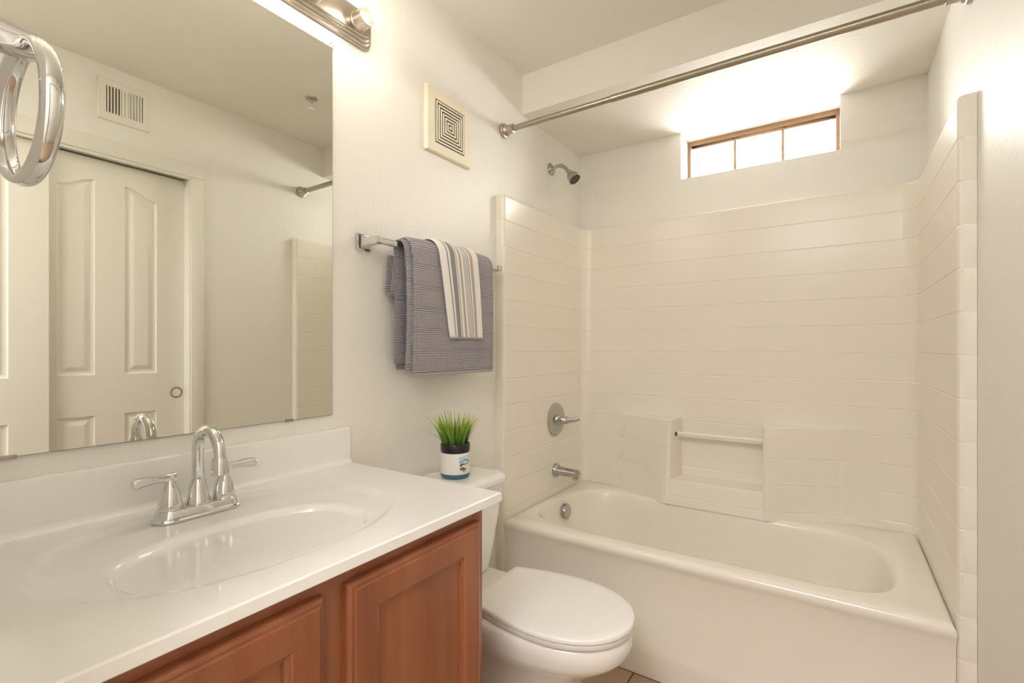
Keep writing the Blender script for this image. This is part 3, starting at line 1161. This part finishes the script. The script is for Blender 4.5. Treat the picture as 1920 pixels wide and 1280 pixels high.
def cloth(bm, path, ya, yb_, th, ny, wob, uvf, seed=0, mi=0):
    """sheet following path [(x,z)] with left/right edges ya(s), yb(s); s = length from one end"""
    uvl = bm.loops.layers.uv.verify()
    P = [Vector(p) for p in path]
    s = [0]
    for a, b in zip(P, P[1:]):
        s.append(s[-1] + (b - a).length)
    T = s[-1]
    nr = []
    for i in range(len(P)):
        t = (P[min(i + 1, len(P) - 1)] - P[max(i - 1, 0)]).normalized()
        nr.append(Vector((t.y, -t.x)))
    front, back = [], []
    for i, p in enumerate(P):
        f_, b_ = [], []
        for j in range(ny + 1):
            u = j / ny
            y = ya(s[i]) + (yb_(s[i]) - ya(s[i])) * u
            d = wob(s[i], y)
            edge = min(u, 1 - u) * (yb_(s[i]) - ya(s[i]))
            k = th / 2 * min(1, 0.25 + (max(edge, 0) / (th * 0.7)) ** 0.5)
            k *= min(1, 0.35 + (min(s[i], T - s[i]) / (th * 0.7)) ** 0.5)
            q = p + nr[i] * (d + k)
            r = p + nr[i] * (d - k)
            f_.append(bm.verts.new((q.x, y, q.y)))
            b_.append(bm.verts.new((r.x, y, r.y)))
        front.append(f_); back.append(b_)

    def face(v, ij):
        f = bm.faces.new(v)
        f.material_index = mi(ij) if callable(mi) else mi
        for l, (i, j) in zip(f.loops, ij):
            l[uvl].uv = uvf(s[i], j / ny, ya(s[i]) + (yb_(s[i]) - ya(s[i])) * j / ny, T)
    m_ = len(P)
    for i in range(m_ - 1):
        for j in range(ny):
            ij = [(i, j), (i, j + 1), (i + 1, j + 1), (i + 1, j)]
            face([front[a][b] for a, b in ij], ij)
            face([back[a][b] for a, b in ij[::-1]], ij[::-1])
    for j in range(ny):
        for i in (0, m_ - 1):
            ij = [(i, j), (i, j + 1)]
            face([front[i][j], front[i][j + 1], back[i][j + 1], back[i][j]], [(i, j), (i, j + 1), (i, j + 1), (i, j)])
    for i in range(m_ - 1):
        for j in (0, ny):
            face([front[i][j], front[i + 1][j], back[i + 1][j], back[i][j]], [(i, j), (i + 1, j), (i + 1, j), (i, j)])


def hang(xf, xb, ztop, zf, zb, r=0.02):
    """front bottom -> up -> over the bar -> back bottom, as (x,z)"""
    out = []
    n = 44
    for k in range(n + 1):
        t = k / n
        out.append((xf + 0.004 * math.sin(t * 2.6), zf + (ztop - (xf - xb) * 0.5 - zf) * t))
    cx, rr_ = (xf + xb) / 2, (xf - xb) / 2
    x_f = out[-1][0]
    for k in range(1, 12):
        a = PI * k / 12
        out.append((cx + rr_ * math.cos(a) + (x_f - xf) * (1 - k / 12), ztop - rr_ + rr_ * math.sin(a)))
    for k in range(n + 1):
        t = k / n
        out.append((xb, ztop - rr_ + (zb - ztop + rr_) * t))
    return out


random.seed(4)
bt = thing('bath_towel', 'grey waffle bath towel folded over the towel bar', 'towel', (TBX, 1.31, 1.08))
hemf = lambda T: (lambda ij: 1 if any(False for _ in ij) else 0)


def wob1(s, y):
    return 0.0025 * math.sin(y * 26 + s * 3) + 0.002 * math.sin(y * 61 - s * 7 + 1.0) * max(0, 1 - s / 0.3)


bm = B()
uvm = lambda s, u, y, T: (y, s)
zf0 = 1.080
cloth(bm, hang(0.111, 0.034, 1.523, zf0, 1.10), lambda s: 1.105 - 0.012 * math.exp(-((s - 0.45) / 0.06) ** 2), lambda s: 1.528 - 0.004 * s, 0.0125, 36, wob1, uvm,
      mi=lambda ij: 1 if max(i for i, j in ij) <= 1 else 0)
obj('outer_layer', bm, ['grey_terry', 'hem_grey'], bt, smooth=60)
bm = B()
cloth(bm, hang(0.096, 0.048, 1.513, 1.098, 1.12), lambda s: 1.086 - 0.010 * math.exp(-((s - 0.43) / 0.06) ** 2), lambda s: 1.522, 0.0125, 28,
      lambda s, y: 0.0015 * math.sin(y * 30 + 2) + 0.003 * math.sin(s * 9), uvm)
obj('inner_layer', bm, 'grey_terry', bt, smooth=60)
# rear fold looping back on itself
bm = B()
lp_path = [(0.045, 1.44 - 0.09 * k / 10) for k in range(11)] + \
          [(0.033 + 0.012 * math.cos(PI * k / 8), 1.35 - 0.014 * math.sin(PI * k / 8)) for k in range(1, 8)] + \
          [(0.021, 1.35 + 0.12 * k / 10) for k in range(11)]
cloth(bm, lp_path, lambda s: 1.083 - 0.012 * math.sin(min(1, s / 0.25) * PI), lambda s: 1.40, 0.012, 12, lambda s, y: 0, uvm)
obj('rear_fold', bm, 'grey_terry', bt, smooth=60)

ht = thing('hand_towel', 'white hand towel with grey and tan stripes over the grey towel', 'towel', (0.12, 1.33, 1.20))
bm = B()
hp = hang(0.1245, 0.026, 1.536, 1.203, 1.34)
cloth(bm, hp, lambda s: 1.262 - 0.062 * min(1, s / 0.33) ** 0.9 if s < 0.40 else 1.20, lambda s: 1.446 - 0.036 * min(1, s / 0.33) if s < 0.40 else 1.41,
      0.008, 24, lambda s, y: wob1(s + 0.12, y) + 0.0015 * math.sin(y * 45 + s * 5), lambda s, u, y, T: (u, s),
      mi=lambda ij: 1 if max(i for i, j in ij) <= 1 else 0)
obj('cloth', bm, ['striped_terry', 'hem_grey'], ht, smooth=60)

# ------------------------------------------------------------------ exhaust fan grille
EV = thing('exhaust_fan_grille', 'square cream exhaust fan grille high on the wall', 'vent', (0, 1.39, 1.995))
ey0, ey1, ez0, ez1 = 1.268, 1.514, 1.880, 2.112
gy0, gy1, gz0, gz1 = 1.305, 1.487, 1.910, 2.084


def ring_rect(bm, y0, y1, z0, z1, wd, x0, x1, bev=0.0):
    def lp(i, x):
        return [(x, y0 + i, z0 + i), (x, y1 - i, z0 + i), (x, y1 - i, z1 - i), (x, y0 + i, z1 - i)]
    pr = [(0, x0), (0, x1 - bev), (bev, x1), (wd - bev * 0.3, x1), (wd, x1 - bev * 0.3), (wd, x0)]
    lps = [lp(*q) for q in pr]
    lps.append(lps[0])
    loft(bm, lps, False, False)


bm = B(); ring_rect(bm, ey0, ey1, ez0, ez1, gy0 - ey0, 0.0005, 0.016, 0.004)
obj('frame', bm, 'vent_plastic', EV, smooth=20)
bm = B(); box(bm, 0.0005, 0.0118, gy0, gy1, gz0, gz1)
obj('backing', bm, 'dark', EV, smooth=0)  # near-black sheet in place of the unlit depth behind the slots
bm = B()
step = (gy1 - gy0) / 2 / 7.6
for k in range(7):
    i = 0.001 + step * k
    ring_rect(bm, gy0 + i, gy1 - i, gz0 + i * 0.955, gz1 - i * 0.955, step * 0.50, 0.0118, 0.0150, 0.0006)
i = 0.001 + step * 7
box(bm, 0.0118, 0.0150, gy0 + i, gy1 - i, gz0 + i * 0.955, gz1 - i * 0.955, 0.001)
obj('louver_rings', bm, 'vent_plastic', EV, smooth=20)

# ------------------------------------------------------------------ supply register on the opposite wall (seen in the mirror)
RG = thing('air_register', 'white wall air register with vertical slats above the closet doors', 'vent', (W, 0.875, 2.285))
ry0, ry1, rz0, rz1 = 0.776, 0.973, 2.196, 2.383
bm = B()
sy0, sy1, sz0, sz1 = 0.806, 0.945, 2.232, 2.352
ring_rect2 = [(0, 0.0), (0, 0.006), (0.003, 0.009)]


def fr(i, dep):
    return [(W - dep, ry0 + i, rz0 + i), (W - dep, ry1 - i, rz0 + i), (W - dep, ry1 - i, rz1 - i), (W - dep, ry0 + i, rz1 - i)]


inn = lambda dep: [(W - dep, sy0, sz0), (W - dep, sy1, sz0), (W - dep, sy1, sz1), (W - dep, sy0, sz1)]
loft(bm, [fr(0, 0.0005), fr(0, 0.006), fr(0.003, 0.009), inn(0.009), inn(0.001)], False, False)
obj('frame', bm, 'register_paint', RG, smooth=20)
bm = B(); box(bm, W - 0.002, W - 0.0005, sy0, sy1, sz0, sz1)
obj('backing', bm, 'dark', RG, smooth=0)  # black panel stands in for the shade behind the slats
bm = B()
for k in range(12):
    y = sy0 + (sy1 - sy0) * (k + 0.5) / 12
    tilt = 0.0055 if k < 6 else -0.0045
    wd = 0.0022
    if k in (5, 6):
        wd = 0.005; tilt = 0
    bm2 = [(W - 0.0085, y - wd), (W - 0.0085, y + wd), (W - 0.0025, y + wd + tilt), (W - 0.0025, y - wd + tilt)]
    loft(bm, [[(a, b, z) for a, b in bm2] for z in (sz0, sz1)])
obj('slats', bm, 'register_paint', RG, smooth=0)
bm = B(); box(bm, W - 0.016, W - 0.006, sy0 - 0.010, sy0 - 0.006, 2.285, 2.299, 0.001)
obj('damper_lever', bm, 'register_paint', RG)

# ------------------------------------------------------------------ ceiling sprinkler (seen in the mirror)
SPx, SPy = 1.018, 1.496
SK = thing('fire_sprinkler', 'small chrome fire sprinkler head on the ceiling', 'sprinkler', (SPx, SPy, H))
bm = B(); lathe(bm, [(0.030, -0.0005), (0.029, -0.004), (0.020, -0.010), (0.016, -0.011), (0.001, -0.011)], (SPx, SPy, H), (0, 0, 1), 28)
obj('escutcheon', bm, 'nickel_light', SK)
bm = B()
lathe(bm, [(0.008, -0.010), (0.007, -0.022), (0.003, -0.024)], (SPx, SPy, H), (0, 0, 1), 16)
for s in (-1, 1):
    tube(bm, [(SPx + s * 0.006, SPy, H - 0.020), (SPx + s * 0.012, SPy, H - 0.032), (SPx + s * 0.004, SPy, H - 0.046)], 0.0018, 8)
lathe(bm, [(0.016, -0.048), (0.016, -0.046), (0.003, -0.045)], (SPx, SPy, H), (0, 0, 1), 20)
obj('nozzle', bm, 'chrome', SK)

# ------------------------------------------------------------------ toilet
TY = 1.27
to = thing('toilet', 'white two-piece toilet with closed lid between vanity and bathtub', 'toilet', (0.4, TY, 0))


def egg(xb, xf, wd, z, back=0.72, n=60, cr=0.03, yc=TY):
    """egg outline: round front, straight back edge of half-width wd*back"""
    xm = xb + (xf - xb) * 0.50
    pts = []
    half = []
    m = n // 2
    for k in range(m + 1):                       # front tip to the widest point
        a = PI / 2 * k / m
        half.append((xm + (xf - xm) * math.cos(a) ** 0.92, wd * math.sin(a) ** 0.96))
    for k in range(1, m + 1):
        t = k / m
        hw = wd * (1 - (1 - back) * (t ** 1.8))
        x = xm + (xb - xm) * t
        if x < xb + cr:
            d = (xb + cr - x) / cr
            hw -= cr * (1 - math.sqrt(max(0, 1 - d * d)))
        half.append((x, hw))
    for x, h in half:
        pts.append((x, yc + h, z))
    for x, h in half[::-1][:-1]:
        pts.append((x, yc - h, z))
    # drop the duplicate at the tip
    return pts


bm = B()
secs = [(0.225, 0.600, 0.118, 0.0, 0.85), (0.228, 0.597, 0.114, 0.03, 0.85), (0.235, 0.585, 0.103, 0.07, 0.85), (0.24, 0.585, 0.100, 0.15, 0.85), (0.24, 0.610, 0.108, 0.21, 0.85),
        (0.235, 0.655, 0.130, 0.26, 0.8), (0.23, 0.705, 0.153, 0.295, 0.78), (0.225, 0.738, 0.167, 0.318, 0.76), (0.22, 0.753, 0.173, 0.336, 0.74), (0.215, 0.757, 0.175, 0.36, 0.74),
        (0.215, 0.755, 0.174, 0.380, 0.74), (0.218, 0.748, 0.168, 0.388, 0.74), (0.23, 0.735, 0.155, 0.390, 0.74)]
loft(bm, [egg(a, b, c, z, bk) for a, b, c, z, bk in secs])
obj('bowl', bm, 'porcelain', to, smooth=50)
bm = B()
loft(bm, [rrect(0.03, 0.34, TY - h, TY + h, 0.035, z) for h, z in ((0.095, 0.20), (0.115, 0.30), (0.130, 0.345), (0.133, 0.383), (0.130, 0.390), (0.122, 0.3922))])
obj('tank_deck', bm, 'porcelain', to, smooth=50)


def lid_loop(ins, z, yc=TY):
    return egg(0.305 + ins, 0.763 - ins, 0.1735 - ins, z, 0.74, cr=0.007)


bm = B()
loft(bm, [egg(0.312, 0.757, 0.168, 0.3925, 0.74), egg(0.309, 0.760, 0.171, 0.396, 0.74), egg(0.309, 0.760, 0.171, 0.406, 0.74), egg(0.315, 0.752, 0.164, 0.4085, 0.74)])
obj('seat', bm, 'seat_plastic', to, smooth=50)
bm = B()
loft(bm, [lid_loop(0.012, 0.4095), lid_loop(0.003, 0.4095), lid_loop(0.0, 0.412), lid_loop(0.0, 0.419), lid_loop(0.002, 0.4225), lid_loop(0.006, 0.4245), lid_loop(0.03, 0.4255), lid_loop(0.08, 0.427)])
obj('lid', bm, 'seat_plastic', to, smooth=50)
for s in (-1, 1):
    bm = B(); box(bm, 0.278, 0.312, TY + s * 0.075 - 0.017, TY + s * 0.075 + 0.017, 0.389, 0.407, 0.005, 3)
    obj('hinge', bm, 'seat_plastic', to)
    bm = B(); lathe(bm, [(0.012, 0), (0.012, 0.008), (0.008, 0.014), (0.001, 0.016)], (0.34, TY + s * 0.128, 0.0), (0, 0, 1), 16)
    obj('bolt_cap', bm, 'seat_plastic', to)
bm = B()
tank = []
for z, x1, h, r in ((0.393, 0.205, 0.095, 0.03), (0.397, 0.212, 0.108, 0.035), (0.415, 0.218, 0.117, 0.035), (0.50, 0.224, 0.140, 0.035), (0.60, 0.230, 0.160, 0.035), (0.70, 0.234, 0.178, 0.035)):
    tank.append(rrect(0.018, x1, TY - h, TY + h, r, z))
loft(bm, tank)
obj('tank', bm, 'porcelain', to, smooth=50)
bm = B()
TL = 0.730
loft(bm, [rrect(0.014 + i, 0.252 - i, TY - 0.188 + i, TY + 0.188 - i, 0.055 - i * 0.5, z, 10) for i, z in ((0.012, 0.698), (0.003, 0.699), (0.0, 0.703), (0.0, 0.716), (0.004, 0.724), (0.012, 0.7285), (0.03, TL), (0.05, TL))])
obj('tank_lid', bm, 'porcelain', to, smooth=50)
bm = B()
tube(bm, [(0.232, TY - 0.13, 0.655), (0.250, TY - 0.13, 0.655), (0.256, TY - 0.115, 0.653), (0.257, TY - 0.065, 0.645)], [0.010, 0.008, 0.006, 0.007], 14)
obj('flush_lever', bm, 'chrome', to)

# ------------------------------------------------------------------ potted grass on the tank lid
PX, PY, PZ = 0.132, 1.284, TL
pg = thing('potted_grass', 'artificial green grass in a white and teal jar on the toilet tank', 'plant', (PX, PY, PZ))
bm = B(); lathe(bm, [(0.040, 0.0002), (0.046, 0.002), (0.0495, 0.008), (0.0500, 0.0165), (0.047, 0.0165)], (PX, PY, PZ), (0, 0, 1), 48)
p = obj('jar_base', bm, 'jar_teal', pg); p['label'] = 'teal base of the jar'
bm = B(); lathe(bm, [(0.0495, 0.0165), (0.0502, 0.018), (0.0502, 0.083), (0.0495, 0.086), (0.046, 0.087)], (PX, PY, PZ), (0, 0, 1), 48)
jw = obj('jar_label', bm, 'jar_white', pg); jw['label'] = 'white wrap label'
bm = B(); lathe(bm, [(0.0485, 0.086), (0.0485, 0.090), (0.0500, 0.092), (0.0500, 0.113), (0.0485, 0.116), (0.045, 0.116), (0.0445, 0.106), (0.001, 0.106)], (PX, PY, PZ), (0, 0, 1), 48)
p = obj('jar_collar', bm, 'jar_black', pg); p['label'] = 'black collar at the rim'
# printed seascape on the label, facing the camera's right-hand side of the jar
va = math.atan2(CAM.y - PY, CAM.x - PX)        # azimuth towards the doorway


def patch(pts, m, lift):
    """pts: (degrees round the jar from the doorway side, height) outline curved onto the label"""
    bm = B()
    def place(d, h, r):
        a = va + math.radians(d)
        return (PX + r * math.cos(a), PY + r * math.sin(a), PZ + h)
    # strip the outline into columns so that it follows the curve
    ds = sorted({d for d, _, _ in pts})
    lo = {d: l for d, l, h in pts}
    hi = {d: h for d, l, h in pts}
    rows_ = []
    for rr_ in (0.0502, 0.0502 + lift):
        rows_.append(([bm.verts.new(place(d, lo[d], rr_)) for d in ds], [bm.verts.new(place(d, hi[d], rr_)) for d in ds]))
    (a0, a1), (b0, b1) = rows_
    for i in range(len(ds) - 1):
        bm.faces.new((b0[i], b0[i + 1], b1[i + 1], b1[i]))
        bm.faces.new((a0[i], a0[i + 1], b0[i + 1], b0[i]))
        bm.faces.new((a1[i], a1[i + 1], b1[i + 1], b1[i]))
    return obj('label_print', bm, m, jw, smooth=30)


D0 = 15
patch([(D0, 0.058, 0.074), (D0 + 12, 0.052, 0.077), (D0 + 25, 0.045, 0.079), (D0 + 40, 0.043, 0.080), (D0 + 52, 0.045, 0.080)], 'art_sky', 0.0003)
patch([(D0, 0.0565, 0.0575), (D0 + 8, 0.057, 0.059), (D0 + 16, 0.060, 0.062), (D0 + 24, 0.064, 0.067), (D0 + 32, 0.062, 0.066), (D0 + 42, 0.058, 0.062), (D0 + 52, 0.057, 0.059)], 'art_wave', 0.0006)
patch([(D0 + 1, 0.046, 0.047), (D0 + 7, 0.044, 0.054), (D0 + 14, 0.048, 0.054), (D0 + 24, 0.049, 0.0515), (D0 + 36, 0.050, 0.0525), (D0 + 52, 0.052, 0.0535)], 'art_wave', 0.0006)
patch([(D0 + 2, 0.033, 0.036), (D0 + 8, 0.031, 0.042), (D0 + 16, 0.029, 0.042), (D0 + 24, 0.030, 0.038), (D0 + 31, 0.032, 0.036)], 'art_olive', 0.0006)
patch([(D0 + 13, 0.026, 0.029), (D0 + 20, 0.022, 0.030), (D0 + 27, 0.024, 0.032), (D0 + 31, 0.029, 0.031)], 'art_yellow', 0.0007)
bm = B()
uvl = bm.loops.layers.uv.verify()
random.seed(11)
for k in range(170):
    a = random.uniform(0, 2 * PI)
    r0 = 0.038 * math.sqrt(random.random())
    L_ = random.uniform(0.07, 0.128)
    out_ = (r0 / 0.038) * random.uniform(0.25, 0.62) + random.uniform(0, 0.10)
    if k < 9:
        out_, L_, r0 = random.uniform(0.95, 1.35), random.uniform(0.09, 0.12), 0.036
    da = a + random.uniform(-0.5, 0.5)
    dr = Vector((math.cos(da), math.sin(da), 0))
    base = Vector((PX + r0 * math.cos(a), PY + r0 * math.sin(a), PZ + 0.104))
    side = Vector((0, 0, 1)).cross(Vector((math.cos(random.uniform(0, 6.28)), math.sin(random.uniform(0, 6.28)), 0))).normalized()
    wd = random.uniform(0.0024, 0.0046) * (0.45 if k < 9 else 1)
    prev = None
    ns = 6
    pos = base.copy()
    for i in range(ns + 1):
        t = i / ns
        bend = out_ * (0.35 + 0.9 * t)
        if i:
            dirv = (Vector((0, 0, 1)) * math.cos(bend) + dr * math.sin(bend)).normalized()
            pos = pos + dirv * (L_ / ns)
        w_ = wd * (1 - t ** 1.6) + 0.0002
        if pos.x - w_ < 0.003:
            pos.x = 0.003 + w_
        cur = (bm.verts.new(pos - side * w_), bm.verts.new(pos + side * w_ * 0.2 + dr * 0.0004), bm.verts.new(pos + side * w_))
        if prev:
            for c in (0, 1):
                f = bm.faces.new((prev[c], prev[c + 1], cur[c + 1], cur[c]))
                for l, tt in zip(f.loops, ((i - 1) / ns, (i - 1) / ns, t, t)):
                    l[uvl].uv = (0.5, min(1, tt * random.uniform(0.8, 1.0)))
        prev = cur
obj('grass_blades', bm, 'grass_green', pg, smooth=60)
